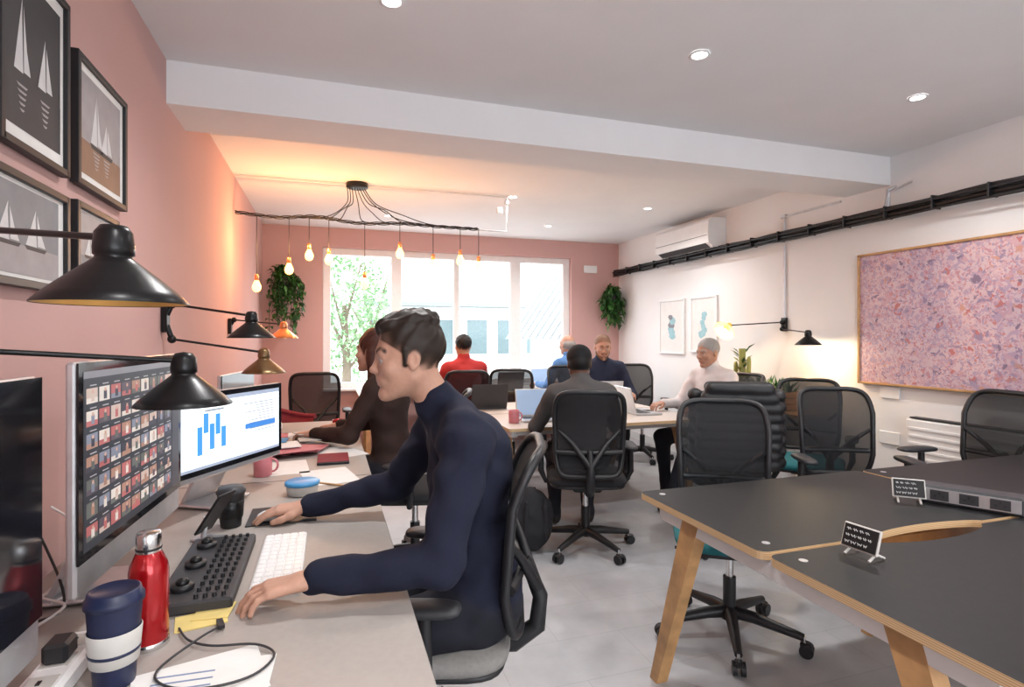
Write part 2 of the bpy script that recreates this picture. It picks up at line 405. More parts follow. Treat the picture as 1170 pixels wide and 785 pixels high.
def ik(S,W,l1,l2,hint):
    S=np.array(S,float);W=np.array(W,float);d=W-S;D=np.linalg.norm(d)
    if D>l1+l2-.005: W=S+d/D*(l1+l2-.005);d=W-S;D=l1+l2-.005
    a=(l1*l1-l2*l2+D*D)/(2*D); hgt=math.sqrt(max(l1*l1-a*a,0)); u=d/D; hv=np.array(hint,float);hv-=u*(hv@u);hv/=np.linalg.norm(hv)
    return S+u*a+hv*hgt,W
def attr_mat():
    m=bpy.data.materials.new('figure_surface'); m.use_nodes=True; nt=m.node_tree; b=nt.nodes['Principled BSDF']
    a=nt.nodes.new('ShaderNodeAttribute'); a.attribute_name='Col'; tc=nt.nodes.new('ShaderNodeTexCoord')
    n=nt.nodes.new('ShaderNodeTexNoise'); n.inputs['Scale'].default_value=90; n.inputs['Detail'].default_value=4; nt.links.new(tc.outputs['Object'],n.inputs['Vector'])
    mr=nt.nodes.new('ShaderNodeMapRange'); mr.inputs[3].default_value=.88; mr.inputs[4].default_value=1.12; nt.links.new(n.outputs['Fac'],mr.inputs[0])
    mx=nt.nodes.new('ShaderNodeVectorMath'); mx.operation='SCALE'; nt.links.new(a.outputs['Color'],mx.inputs[0]); nt.links.new(mr.outputs[0],mx.inputs['Scale'])
    nt.links.new(mx.outputs[0],b.inputs['Base Color']); nt.links.new(a.outputs['Alpha'],b.inputs['Roughness'])
    bp=nt.nodes.new('ShaderNodeBump'); bp.inputs['Strength'].default_value=.12; bp.inputs['Distance'].default_value=.004; nt.links.new(n.outputs['Fac'],bp.inputs['Height']); nt.links.new(bp.outputs['Normal'],b.inputs['Normal'])
    b.inputs['Specular IOR Level'].default_value=.3
    return m
FM=attr_mat()
DEF=dict(eye=(.55,.52,.5,.25),pupil=(.03,.02,.015,.1),lip=(.42,.18,.14,.45),shirt=(.35,.45,.62,.8),hat=(.01,.01,.012,.8),
     hair=(.022,.014,.010,.5),shoe=(.03,.025,.025,.5),bottom=(.012,.013,.02,.85),top=(.15,.15,.15,.85),skin=(.50,.28,.20,.5),zip=(.25,.25,.26,.4))
def person(name,loc,yaw,cols,hair='short',beard=False,S=1.,hip=.56,waist=(.01,.72),chest=(.01,.90),neck=(.02,1.09),head=(.05,1.255),sw=.18,
           wl=(-.2,.40,.79),wr_=(.2,.40,.79),kl=(-.12,.44,.52),kr=(.12,.44,.52),al=None,ar=None,hyaw=0,hpitch=0,h=.012,hh=.005,lr=1.,
           l1=.285,l2=.265,curlL=(25,35,20),curlR=(25,35,20),hdl=None,hdr=None,fat=1.,coll=True,ehl=(-.6,-.4,-1),ehr=(.6,-.4,-1),wrk=.003,open_jacket=False,zipc=False):
    T='top';B='bottom'
    P=[el((0,-.01,hip+.01),(.165*fat,.125,.105),B,.05)]
    P+=[el((0,waist[0],waist[1]),(.145*fat,.108*fat,.14),T,.06),
        el((0,waist[0],waist[1]-.11),(.158*fat,.122*fat,.08),T,.05),
        el((0,chest[0],chest[1]),(.165*fat,.112*fat,.17),T,.06),
        el((0,chest[0]-.01,chest[1]+.08),(.165,.10,.10),T,.05),
        rc((-sw+.03,neck[0]-.015,neck[1]-.055),(sw-.03,neck[0]-.015,neck[1]-.055),.062,.062,T,.05),
        rc((-sw+.05,neck[0]-.015,neck[1]-.04),(0,neck[0],neck[1]+.01),.045,.058,T,.04),rc((sw-.05,neck[0]-.015,neck[1]-.04),(0,neck[0],neck[1]+.01),.045,.058,T,.04)]
    ndir=np.array((0,head[0]-.03-neck[0],head[1]-.05-neck[1])); ndir/=np.linalg.norm(ndir)
    if coll:
        a=np.array((0,neck[0],neck[1])); P.append(rc(a,a+ndir*.055,.066,.063,T,.01))
    if zipc:
        P.append(rc(a+ndir*.035,a+ndir*.050,.070,.068,T,.004))
        P.append(rc((0,chest[0]+.095,chest[1]+.10),(0,neck[0]+.066,neck[1]+.03),.004,.004,'zip',.002))
        P.append(rc((-sw+.035,neck[0]-.02,neck[1]-.03),(sw-.035,neck[0]-.02,neck[1]-.03),.062,.062,T,.03))
    wrists={}
    for sd,w,hint in(('L',wl,ehl),('R',wr_,ehr)):
        sx=-1 if sd=='L' else 1
        Sh=(sx*sw,neck[0]-.015,neck[1]-.06); E,W=ik(Sh,w,l1,l2,hint)
        P+=[rc(Sh,E,.062*lr,.049*lr,T,.04),rc(E,W,.050*lr,.035*lr,T,.025)]
        d=(W-E)/np.linalg.norm(W-E); P.append(rc(W-d*.045,W-d*.005,.0375,.037,T,.004)); wrists[sd]=(E,W,d)
    for sd,k_,a_ in(('L',kl,al),('R',kr,ar)):
        sx=-1 if sd=='L' else 1; k_=np.array(k_,float); a_=np.array(a_ if a_ else (k_[0],k_[1]-.04,.10),float)
        P+=[rc((sx*.095,.02,hip+.0),k_,.092,.066,B,.04),rc(k_,a_,.064,.044,B,.03),rc(a_-(0,0,.0),a_-np.array((0,0,.02)),.044,.046,B,.01)]
        P+=[rc(a_+np.array((0,-.02,-.055)),a_+np.array((sx*.01,.11,-.066)),.036,.032,'shoe',.02),rc(a_,a_+np.array((0,0,-.05)),.036,.036,'shoe',.02)]
    V,F,W_,labs=sdf(P,h,wrk,.003)
    AV=[];AF=[];AC=[];o=0
    def push(V,F,W_,labs):
        nonlocal o
        AV.append(V*S);AF.append(F+o);o+=len(V)
        C=np.array([(*(cols.get(l) or DEF[l]),)+(() if len(cols.get(l) or DEF[l])==4 else (.85,)) for l in labs]); AC.append(W_.T@C)
    V[:,2]=np.maximum(V[:,2],.003)
    push(V,F,W_,labs)
    R=Matrix.Rotation(hyaw,3,'Z')@Matrix.Rotation(hpitch,3,'X'); Rn=np.array(R)
    nk=Rn.T@(np.array((0,neck[0]-.005,neck[1]-.03))-np.array((0,head[0],head[1])))
    V,F,W_,labs=sdf(head_prims(hair,beard,tuple(nk)),hh*.8 if hh<.004 else hh)
    V=V@Rn.T+np.array((0,head[0],head[1])); push(V,F,W_,labs)
    for sd,cu,hd in(('L',curlL,hdl),('R',curlR,hdr)):
        E,W,d=wrists[sd]; V,F,W_,labs=sdf(hand_prims(sd,cu),hh)
        f=Vector(hd) if hd else Vector((d[0]*.5,max(d[1],.3),d[2]*.15-.05)); f.normalize(); x=f.cross(Vector((0,0,1))).normalized(); z=x.cross(f)
        R=np.array([[x[0],f[0],z[0]],[x[1],f[1],z[1]],[x[2],f[2],z[2]]]); V=V@R.T+W+np.array(f)*.022; push(V,F,W_,labs)
    V=np.concatenate(AV);F=np.concatenate(AF);C=np.concatenate(AC)
    me=bpy.data.meshes.new(name); me.from_pydata(V.tolist(),[],F.tolist()); me.materials.append(FM)
    ca=me.color_attributes.new('Col','FLOAT_COLOR','POINT'); ca.data.foreach_set('color',C.astype(np.float32).ravel())
    me.polygons.foreach_set('use_smooth',np.ones(len(F),bool)); me.update()
    return obj(name,me,loc,yaw)
skinD=(.10,.045,.03,.5); skinB=(.42,.22,.15,.5)
greyh=(.30,.29,.28,.6); dark=(.010,.009,.009,.6)

# ------------------------------------------------------------ chairs
def chair_mesh(name,seat,back=meshfab,arms=True):
    b=MB()
    for i in range(5):
        a=i*2*math.pi/5+.3; c,s_=math.cos(a),math.sin(a)
        b.tube([(0,0,.115),(.1*c,.1*s_,.11),(.30*c,.30*s_,.078)],[.03,.025,.016],black,10)
        b.tube([(.30*c,.30*s_,.085),(.30*c,.30*s_,.045)],.008,chrome,8)
        for t in(-1,1):
            q=Vector((.31*c,.31*s_,.029)); n=Vector((-s_,c,0))
            b.cyl(q+n*t*.008,q+n*t*.025,.028,black,n=16)
        b.box((.31*c,.31*s_,.05),(.05,.03,.02),black,rz=a,bev=.006)
    b.cyl((0,0,.085),(0,0,.13),.042,black); b.cyl((0,0,.13),(0,0,.27),.028,black); b.cyl((0,0,.27),(0,0,.41),.018,chrome)
    b.box((0,-.02,.415),(.18,.26,.045),black,bev=.012)
    b.tube([(.06,.05,.41),(.24,.06,.40)],.007,black)
    b.superell((0,.01,.465),(.245,.24,.042),(.45,.7),seat,32); b.superell((0,.01,.438),(.235,.23,.02),(.4,.6),black,28)
    hz=.255; zc=.775
    def bp(x,z):
        return Vector((x,-.25-.16*(z-.5)+.8*x*x+.05*math.sin((z-.55)/.5*math.pi),z))
    N=48
    f=lambda t,e: math.copysign(abs(t)**e,t)
    def outl(t,sc_):
        x=f(math.cos(t),.27)*sc_; z=f(math.sin(t),.27)*sc_
        wd=.215-.012*z if z>0 else .215+.03*z
        return bp(x*wd,zc+z*hz-.012*x*x)
    vs=[];K=7
    for k in range(K+1):
        for i in range(N): vs.append(outl(2*math.pi*(i+.5)/N,max(.001,k/K)))
    fs=[(k*N+i,k*N+(i+1)%N,(k+1)*N+(i+1)%N,(k+1)*N+i) for k in range(K) for i in range(N)]
    b.add(vs,fs,back,True)
    b.tube([outl(2*math.pi*(i+.5)/N,1.) for i in range(N)],.0145,black,8,closed=True)
    b.tube([bp(x,zc-hz*.45)-Vector((0,.014,0)) for x in np.linspace(-.195,.195,9)],.016,black,8)
    zt=zc-hz*.4
    b.tube([(0,-.1,.415),(0,-.24,.42),(0,-.31,.47),(0,-.32,.56),tuple(bp(0,zt)-Vector((0,.03,0)))],[.03,.03,.028,.024,.018],black,10)
    for t in(-1,1): b.tube([(0,-.315,.58),tuple(bp(t*.1,zt+.04)-Vector((0,.025,0))),tuple(bp(t*.19,zc+.02))],[.018,.014,.01],black,8)
    if arms:
        for t in(-1,1):
            b.tube([(t*.12,.0,.42),(t*.255,.0,.43),(t*.285,-.01,.50),(t*.285,-.01,.635)],[.016,.016,.02,.018],black,10)
            b.superell((t*.282,.02,.655),(.042,.125,.017),(.5,.7),darkgrey,20)
    return b.data(name)
CH_B=chair_mesh('office_chair_black',seatblack); CH_T=chair_mesh('office_chair_teal',teal); CH_G=chair_mesh('office_chair_grey',greyseat,M('dense_black_mesh_fabric',(.010,.010,.012),.85,alpha=.94))
CH_Tna=chair_mesh('office_chair_teal_armless',teal,arms=False)
def chair(me,x,y,deg): return obj('office_chair',me,(x,y,0),math.radians(deg))
chair(CH_G,.31,1.70,72)
chair(CH_B,1.56,3.26,-20)
chair(CH_Tna,1.72,2.10,148)
chair(CH_B,2.45,3.0,-30)
chair(CH_T,3.20,3.12,130)
chair(CH_B,2.84,2.42,155)
chair(CH_B,3.44,2.24,80)
chair(CH_B,.48,3.3,75)
chair(CH_B,-.12,5.55,0)
chair(CH_B,1.28,5.42,-8)
chair(CH_B,1.80,5.5,-20)
chair(CH_B,2.45,5.36,180)
chair(CH_B,3.15,3.95,95)
chair(CH_B,3.3,5.45,170)
chair(CH_B,3.05,6.05,-20)

# ------------------------------------------------------------ people
person('seated_man',(.42,1.65,0),math.pi/2,dict(top=(.010,.012,.028,.9)),hair='quiff',fat=1.1,lr=1.1,
   hip=.56,waist=(.0,.73),chest=(.02,.94),neck=(.085,1.12),head=(.205,1.285),sw=.19,wl=(-.27,.45,.79),wr_=(.38,.48,.775),l1=.30,l2=.29,
   kl=(-.12,.46,.53),kr=(.13,.46,.53),h=.007,hh=.0032,curlL=(12,28,18),curlR=(10,18,12),hpitch=-.08,hdl=(-.03,1,-.12),hdr=(.0,1,-.05),wrk=.0055,zipc=True)
person('seated_person_with_cap',(1.57,3.33,0),math.radians(-14),dict(top=(.08,.075,.075,.9),skin=skinD,hair=dark,lip=(.1,.04,.03,.5)),hair='cap',
   neck=(.05,1.03),chest=(.03,.87),head=(.11,1.165),wl=(-.22,.42,.79),wr_=(.2,.42,.79),hpitch=-.15,fat=1.1)
person('seated_man_in_blazer',(2.66,5.2,0),math.radians(165),dict(top=(.012,.017,.04,.8),skin=skinB,hair=(.13,.06,.03,.6)),hair='buzz',S=1.04,beard=True,
   neck=(.05,1.05),chest=(.03,.88),head=(.10,1.20),wl=(-.2,.36,.77),wr_=(.2,.36,.77),hpitch=-.3,open_jacket=True)
person('seated_man_in_white_shirt',(3.12,3.98,0),math.radians(100),dict(top=(.62,.58,.58,.85),skin=skinB,hair=greyh),hair='short',
   neck=(.05,1.07),chest=(.03,.89),head=(.10,1.215),wl=(-.2,.40,.79),wr_=(.2,.40,.79),kl=(-.12,.44,.52),kr=(.14,.47,.52),al=(-.12,.62,.10),hpitch=-.15)
person('seated_man_in_blue_shirt',(2.68,6.02,0),math.radians(20),dict(top=(.08,.18,.38,.85),skin=skinB,hair=greyh),hair='balding',
   wl=(-.2,.34,.79),wr_=(.2,.34,.79),kl=(-.1,.4,.52),kr=(.1,.4,.52))
person('seated_man_in_red_shirt',(1.3,5.52,0),math.radians(5),dict(top=(.38,.03,.03,.85),skin=skinB,hair=dark),hair='short',
   wl=(-.2,.40,.79),wr_=(.2,.40,.79),fat=1.12)
person('seated_woman',(.36,3.36,0),math.radians(62),dict(top=(.03,.015,.012,.85),hair=(.055,.016,.010,.5)),hair='long',sw=.165,
   neck=(.06,1.11),chest=(.03,.92),head=(.13,1.26),wl=(-.14,.42,.79),wr_=(.16,.42,.79))

# ------------------------------------------------------------ desks
def legs_white(b,x0,x1,y0,y1,z):
    for x in(x0,x1):
        for y in(y0,y1): b.box((x,y,z/2),(.05,.05,z),whitemetal,bev=.004)
def bench(name,x0,x1,y0,y1,n=3):
    b=MB(); b.box(((x0+x1)/2,(y0+y1)/2,.7175),(x1-x0,y1-y0,.025),deskgrey,bev=.003)
    L=(y1-y0)/n
    for i in range(1,n): b.box(((x0+x1)/2,y0+i*L,.7304),(x1-x0-.004,.003,.001),darkgrey)
    for i in range(n+1):
        y=min(max(y0+i*L,y0+.05),y1-.05)
        for x in(x0+.06,x1-.08): b.box((x,y,.3525),(.05,.05,.705),whitemetal,bev=.004)
        b.box(((x0+x1)/2,y,.68),(x1-x0-.1,.04,.05),whitemetal)
    return b.build(name)
bench('long_grey_desk',-.70,.183,-.9,4.35,3)
def arc_rect(x0,x1,y0,y1,r=.05,cut=None):
    o=[]
    def arc(cx,cy,a0): 
        for i in range(6): a=math.radians(a0+i*18); o.append((cx+r*math.cos(a),cy+r*math.sin(a)))
    arc(x0+r,y0+r,180)
    if cut and cut[0]=='lo':
        for t in np.linspace(0,1,20): o.append((cut[1]+(cut[2]-cut[1])*t,y0+cut[3]*(math.sin(math.pi*t)**.6 if 0<t<1 else 0)))
    arc(x1-r,y0+r,270); arc(x1-r,y1-r,0)
    if cut and cut[0]=='hi':
        for t in np.linspace(1,0,20): o.append((cut[1]+(cut[2]-cut[1])*t,y1-cut[3]*(math.sin(math.pi*t)**.6 if 0<t<1 else 0)))
    arc(x0+r,y1-r,90)
    return o
def trestle(b,x,y0,y1,z=.69):
    for (yt,yb) in((y0+.30,y0+.06),(y1-.30,y1-.06)):
        w=.034
        vs=[(x+sx*w/1.0*.7,yy+sy*ww,zz) for (yy,zz,ww) in((yt,z,.045),(yb,0,.024)) for sx in(-1,1) for sy in(-1,1)]
        b.add(vs,[(0,1,3,2),(4,6,7,5),(0,4,5,1),(2,3,7,6),(0,2,6,4),(1,5,7,3)],woodm)
    b.box((x,(y0+y1)/2,z-.03),(.045,y1-y0-.2,.055),whitemetal,bev=.004)
b=MB()
for (x0,x1) in((1.18,2.335),(2.35,3.52)):
    for (y0,y1,cu) in((1.305,1.975,('lo',x0+.42,x0+.92,.04)),(.62,1.285,('hi',x0+.36,x0+.88,.06))):
        b.plate(arc_rect(x0,x1,y0,y1,.03,cu),.706,.73,blacktop,ply)
        for (gx,gy) in((x0+.07,y0+.06),(x0+.07,y1-.06)): b.cyl((gx,gy,.73),(gx,gy,.7312),.012,alu)
for x in(1.235,2.34,3.46): trestle(b,x,.62,1.98,.706)
for y in(.80,1.8): b.box((2.35,y,.68),(2.2,.04,.05),whitemetal,bev=.004)
b.box((1.8,1.295,.60),(.9,.22,.012),woodm,bev=.004)
for s_ in(-1,1): b.box((1.8,1.295+s_*.11,.635),(.9,.012,.08),woodm)
b.build('black_top_workbench')
b=MB()
b.plate(arc_rect(1.15,2.72,3.58,5.05,.03),.708,.73,lighttop,ply)
b.box((1.93,4.315,.7305),(1.54,.004,.0012),darkgrey)
trestle(b,1.22,3.58,5.05,.708); trestle(b,2.65,3.58,5.05,.708)
b.box((1.93,3.75,.68),(1.4,.04,.05),whitemetal); b.box((1.93,4.88,.68),(1.4,.04,.05),whitemetal)
b.build('shared_wooden_table')
b=MB()
b.plate(arc_rect(.3,3.1,6.0+.02,6.86,.03),.708,.73,lighttop,ply); trestle(b,.4,6.02,6.86,.708); trestle(b,3.0,6.02,6.86,.708)
b.build('window_bench_table')
b=MB(); b.plate(arc_rect(3.42,3.83,3.42,4.9,.02),.72,.745,woodm,ply); legs_white(b,3.46,3.79,3.47,4.85,.72); b.build('side_console_table')

# ------------------------------------------------------------ monitors
SC={}
def scr(col,s=1.):
    k=(tuple(round(c,2) for c in col),s)
    if k not in SC: SC[k]=M('screen_pixels',col,.4,es=s*.75,var=.02)
    return SC[k]
def monitor(name,p0,p1,z0,z1,kind,chin=True):
    p0=Vector(p0);p1=Vector(p1);w=(p1-p0).length;hh=z1-z0;mid=(p0+p1)/2;d=(p1-p0).normalized()
    b=MB()
    b.box((0,-.012,hh/2),(w,.02,hh),alu,bev=.006)
    b.superell((0,-.024,hh*.52),(w*.40,.018,hh*.38),(.7,.7),alu)
    c=.065 if chin else .018
    b.box((0,.0,c+(hh-c)/2),(w-.004,.004,hh-c-.004),glassblk)
    ix0,ix1,iz0,iz1=-w/2+.02,w/2-.02,c+.02,hh-.02
    def R(x0,x1,z0_,z1_,mat,y=.0025):
        X0=ix0+(ix1-ix0)*x0;X1=ix0+(ix1-ix0)*x1;Z0=iz0+(iz1-iz0)*z0_;Z1=iz0+(iz1-iz0)*z1_
        b.add([(X0,y,Z0),(X1,y,Z0),(X1,y,Z1),(X0,y,Z1)],[(0,1,2,3)],mat)
    rnd=random.Random(3)
    if kind=='photos':
        R(0,1,0,1,scr((.03,.035,.045),.5)); R(0,1,.96,1,scr((.2,.2,.22),.5),.0028); R(0,.1,0,.95,scr((.06,.06,.07),.5),.0028)
        pal=[(.35,.2,.15),(.5,.4,.35),(.1,.08,.1),(.2,.22,.28),(.6,.55,.5),(.4,.12,.12),(.12,.13,.12),(.05,.05,.07)]
        for i in range(9):
            for j in range(7):
                x=.12+i*.097;z=.05+j*.128
                R(x,x+.085,z,z+.085,scr(rnd.choice(pal),.5),.0028)
                R(x+.0,x+.085,z,z+.03,scr(rnd.choice(pal),.5),.0030)
                R(x+.025,x+.05,z+.01,z+.06,scr(rnd.choice(pal),.5),.0032); R(x+.03,x+.045,z+.055,z+.075,scr((.5,.32,.25),.5),.0033)
                R(x+.01,x+.06,z+.098,z+.104,scr((.4,.4,.42),.5),.0032)
    elif kind=='web':
        R(0,1,0,1,scr((.75,.82,.88),.9)); R(0,1,.94,1,scr((.3,.35,.45),.7),.0028); R(0,1,0,.04,scr((.3,.35,.45),.7),.0028)
        R(.02,.47,.3,.9,scr((.85,.88,.9),.9),.0028); R(.5,.98,.08,.9,scr((.9,.93,.95),.9),.0028)
        for k in range(11): R(.05,.05+rnd.uniform(.2,.38),.36+k*.045,.375+k*.045,scr((.35,.4,.45),.5),.0031)
        R(.05,.4,.42,.5,scr((.05,.2,.55),.8),.0032)
        for (x,z0_,z1_) in((.60,.25,.55),(.655,.45,.75),(.71,.25,.62),(.765,.5,.78),(.82,.2,.6)): R(x,x+.045,z0_,z1_,scr((.05,.25,.75),.9),.0031)
        R(.62,.8,.8,.83,scr((.3,.35,.4),.5),.0031)
    b.box((0,-.10,.012-z0+.73),(.20,.18,.01),alu,bev=.004)
    b.add([(-.08,-.03,hh*.35),(.08,-.03,hh*.35),(.08,-.15,.745-z0),(-.08,-.15,.745-z0),(-.08,-.045,hh*.35),(.08,-.045,hh*.35),(.08,-.165,.745-z0),(-.08,-.165,.745-z0)],
          [(0,1,2,3),(7,6,5,4),(0,3,7,4),(1,5,6,2),(0,4,5,1),(3,2,6,7)],alu)
    ang=math.atan2(-d.y,-d.x)
    return b.build(name,(mid.x,mid.y,z0),ang)
def screen(name,a,c,z0,z1,kind,chin=True):
    return monitor(name,(a[0],a[1],0),(c[0],c[1],0),z0,z1,kind,chin)
screen('desktop_computer',(-.475,.52),(-.455,1.13),.82,1.285,'dark')
screen('desktop_computer',(-.47,1.31),(-.43,1.93),.83,1.30,'photos')
screen('desktop_monitor',(-.47,2.05),(-.19,2.53),.86,1.16,'web',False)
screen('desktop_monitor',(-.50,3.05),(-.42,3.6),.84,1.16,'dark',False)
def laptop(x,y,deg,z=.73,dark=False,open_=105):
    b=MB(); m=darkgrey if dark else alu
    b.box((0,0,.009),(.32,.22,.016),m,bev=.004); b.box((0,.03,.0175),(.27,.1,.002),black)
    b.box((0,-.065,.0175),(.1,.06,.0015),darkgrey)
    a=math.radians(open_-90); R=Matrix.Rotation(-a,3,'X')
    b.box(Vector((0,.11,.016))+R@Vector((0,0,.105)),(.32,.007,.21),m,R=R,bev=.003)
    b.box(Vector((0,.11,.016))+R@Vector((0,-.0045,.107)),(.30,.001,.19),scr((.3,.42,.6),.5),R=R)
    return b.build('laptop',(x,y,z),math.radians(deg))
laptop(1.50,3.90,-5); laptop(2.42,4.72,170); laptop(2.42,4.02,85,dark=False); laptop(1.3,4.72,180,dark=True)
laptop(1.35,6.25,0,dark=True); laptop(2.6,6.5,10); laptop(2.0,6.3,180)

# ------------------------------------------------------------ desk items
b=MB()
b.lathe([(0,0),(.034,0),(.0355,.004),(.0355,.15),(.033,.165),(.024,.185),(.021,.19)],red)
b.lathe([(.036,.0),(.0365,.001),(.0365,.012),(.0355,.013)],chrome)
b.lathe([(.0215,.188),(.0225,.19),(.0225,.222),(.020,.228),(0,.228)],chrome)
b.lathe([(.0225,.193),(.0232,.194),(.0232,.197),(.0225,.198)],black)
b.build('red_water_bottle',(-.345,1.30,.73))
b=MB()
b.lathe([(0,0),(.031,0),(.032,.003),(.043,.145)],navy); b.lathe([(.0365,.04),(.038,.041),(.043,.098),(.0415,.10)],cream)
b.lathe([(.0375,.058),(.0402,.059),(.0408,.064),(.039,.066)],navy)
b.lathe([(.043,.143),(.0465,.145),(.0465,.155),(.043,.158),(.041,.168),(.037,.170),(.035,.165),(0,.165)],navy); b.build('travel_coffee_cup',(-.365,1.175,.73))
b=MB(); b.lathe([(0,0),(.03,0),(.031,.003),(.042,.11)],black); b.lathe([(.042,.108),(.0445,.11),(.0445,.118),(.04,.122),(.038,.13),(0,.131)],darkgrey)
b.lathe([(.0345,.03),(.0365,.031),(.0405,.085),(.0385,.086)],blackmetal); b.build('black_coffee_cup',(-.305,2.03,.73))
b=MB(); b.lathe([(0,0),(.05,0),(.056,.004),(.062,.04)],cream); b.lathe([(.062,.038),(.066,.04),(.066,.05),(.06,.054),(0,.055)],blue); b.build('lidded_food_container',(-.10,2.36,.73))
b=MB()
b.box((0,0,.014),(.165,.44,.028),darkgrey,bev=.005)
for i in range(3):
    b.lathe([(.024,.0),(.026,.006),(.025,.012),(.0,.013)],black,(-.035,-.14+i*.14,.028),n=20); b.ell((-.035,-.14+i*.14,.044),(.015,.015,.011),blackmetal)
for i in range(4):
    for j in range(12): b.cyl((.005+i*.019,-.2+j*.036,.027),(.005+i*.019,-.2+j*.036,.037),.0055,black,r2=.0045,n=10)
b.build('colour_grading_console',(-.292,1.63,.73))
b=MB(); b.box((0,0,.005),(.12,.42,.009),white,bev=.003)
for i in range(5):
    for j in range(14): b.box((-.045+i*.0225,-.19+j*.029,.0115),(.019,.025,.005),white,bev=.0015)
b.build('white_keyboard',(-.125,1.66,.73))
b=MB(); b.box((0,0,.002),(.22,.2,.003),black); b.build('mouse_mat',(-.15,2.10,.73))
b=MB(); b.ell((0,0,.012),(.055,.03,.02),white); b.build('computer_mouse',(-.175,2.05,.736))
b=MB(); b.box((0,0,.0015),(.10,.075,.0025),yellow,rz=.2); b.box((.02,.03,.004),(.075,.075,.002),yellow,rz=-.1); b.build('sticky_notes',(-.265,1.375,.73))
b=MB(); b.box((0,0,.001),(.21,.16,.002),paper,rz=.25); b.box((.02,-.02,.003),(.2,.15,.001),paper,rz=-.05)
inkm=M('printed_ink',(.2,.25,.4),.8)
for i in range(5): b.box((-.03,-.06+i*.022,.0038),(.10,.004,.0006),inkm,rz=-.05)
b.build('stack_of_paper',(-.22,1.13,.73))
b=MB()
pts=[(-.30,1.34,.736),(-.27,1.28,.737),(-.22,1.24,.738),(-.14,1.22,.738),(-.10,1.17,.738),(-.13,1.11,.738),(-.2,1.09,.74),(-.27,1.12,.738),(-.30,1.18,.737),(-.25,1.26,.745),(-.22,1.32,.737)]
def smooth(pts,n=6):
    P=[Vector(p) for p in pts];o=[]
    for i in range(len(P)-1):
        p0=P[max(i-1,0)];p1=P[i];p2=P[i+1];p3=P[min(i+2,len(P)-1)]
        for k in range(n):
            t=k/n;o.append(.5*((2*p1)+(-p0+p2)*t+(2*p0-5*p1+4*p2-p3)*t*t+(-p0+3*p1-3*p2+p3)*t**3))
    o.append(P[-1]);return o
b.tube(smooth(pts),.0024,darkgrey,6); b.box((-.22,1.33,.738),(.012,.035,.008),black,rz=.3); b.build('usb_cable')
b=MB()
for k in range(5):
    y0=1.05+k*.16; b.tube(smooth([(-.60,y0,.745),(-.55,y0+.1,.76),(-.63,y0+.2,.75),(-.56,y0+.28,.75),(-.64,y0+.4,.85),(-.70,y0+.42,1.0-k*.05)]),.003,random.choice([black,white]),6)
b.build('tangle_of_cables')
b=MB(); b.box((0,0,.02),(.07,.30,.04),white,bev=.008)
for i in range(4): b.box((0,-.11+i*.072,.041),(.045,.045,.002),cream); b.box((0,-.11+i*.072,.043),(.006,.012,.002),black)
b.box((0,.04,.06),(.04,.05,.036),black,bev=.006); b.build('power_strip',(-.46,1.17,.73))
b=MB(); R=Matrix.Rotation(math.radians(-55),3,'Y'); b.box((0,0,.085),(.15,.074,.008),black,R=R,bev=.003); b.box((.004,0,.089),(.135,.066,.001),scr((.3,.4,.45),.6),R=R)
b.box((-.02,0,.004),(.09,.06,.008),alu,bev=.003); b.tube([(-.04,0,.006),(-.03,0,.07)],.008,alu); b.build('phone_on_stand',(-.33,1.905,.73),-.5)
b=MB(); b.box((0,0,.008),(.15,.21,.014),black,bev=.003); b.box((0,.0,.016),(.148,.208,.002),maroon); b.build('notebook',(.02,2.95,.73))
for (x,y,rz,m) in((.0,2.62,.2,paper),(.05,3.15,.4,paper),(-.2,2.85,.1,paper)):
    b=MB(); b.box((0,0,.001),(.21,.29,.002),m,rz=rz); b.build('sheet_of_paper',(x,y,.73))
b=MB(); b.cyl((0,-.07,.005),(0,.07,.005),.004,woodm,n=8); b.build('pencil',(.02,2.45,.73),.9)
def mug(x,y,z,m,name='coffee_mug'):
    b=MB(); b.lathe([(0,0),(.034,0),(.038,.004),(.04,.09),(.0385,.092),(.036,.09),(.034,.01),(0,.008)],m)
    b.tube([(.038+.024*math.sin(t)*1.0,0,.046+.028*math.cos(t)) for t in np.linspace(0,math.pi,9)],.005,m,8); return b.build(name,(x,y,z))
mug(1.27,3.84,.73,pinkmug); mug(-.28,2.72,.73,pinkmug); mug(.06,3.75,.73,red); mug(-.35,3.9,.73,white)
b=MB()
for i in range(14):
    b.box((random.uniform(-.15,.15),random.uniform(-.3,.3),.006+.004*i),(random.uniform(.08,.2),random.uniform(.1,.25),.004),random.choice([paper,maroon,pinkmug,black,cream,blue]),rz=random.uniform(0,3))
b.build('pile_of_stationery',(-.2,3.35,.73))
b=MB(); b.lathe([(0,0),(.045,0),(.047,.004),(.047,.11),(.03,.13),(.03,.15)],glass); b.lathe([(0,.01),(.042,.01),(.042,.08),(0,.08)],glass); b.build('glass_water_jug',(2.12,4.1,.73))
for (x,y,rz) in((1.95,3.8,.2),(1.75,4.5,.5),(2.2,4.5,.1)):
    b=MB(); b.box((0,0,.001),(.21,.29,.002),paper,rz=rz); b.build('sheet_of_paper',(x,y,.73))
b=MB(); b.box((0,0,.02),(.12,.08,.04),maroon,bev=.01); b.box((.02,.0,.045),(.08,.06,.02),cream,rz=.3,bev=.005); b.build('pencil_case',(1.6,4.3,.73))
b=MB()
b.box((0,0,.034),(.30,.09,.066),darkgrey,bev=.008)
b.box((0,-.0465,.036),(.28,.004,.045),alu)
for i in range(3):
    b.box((-.085+i*.085,-.0495,.036),(.055,.003,.036),darkgrey); 
    for t in(-1,0,1): b.box((-.085+i*.085+t*.012,-.0515,.034+(.01 if t==0 else 0)),(.006,.002,.008),black)
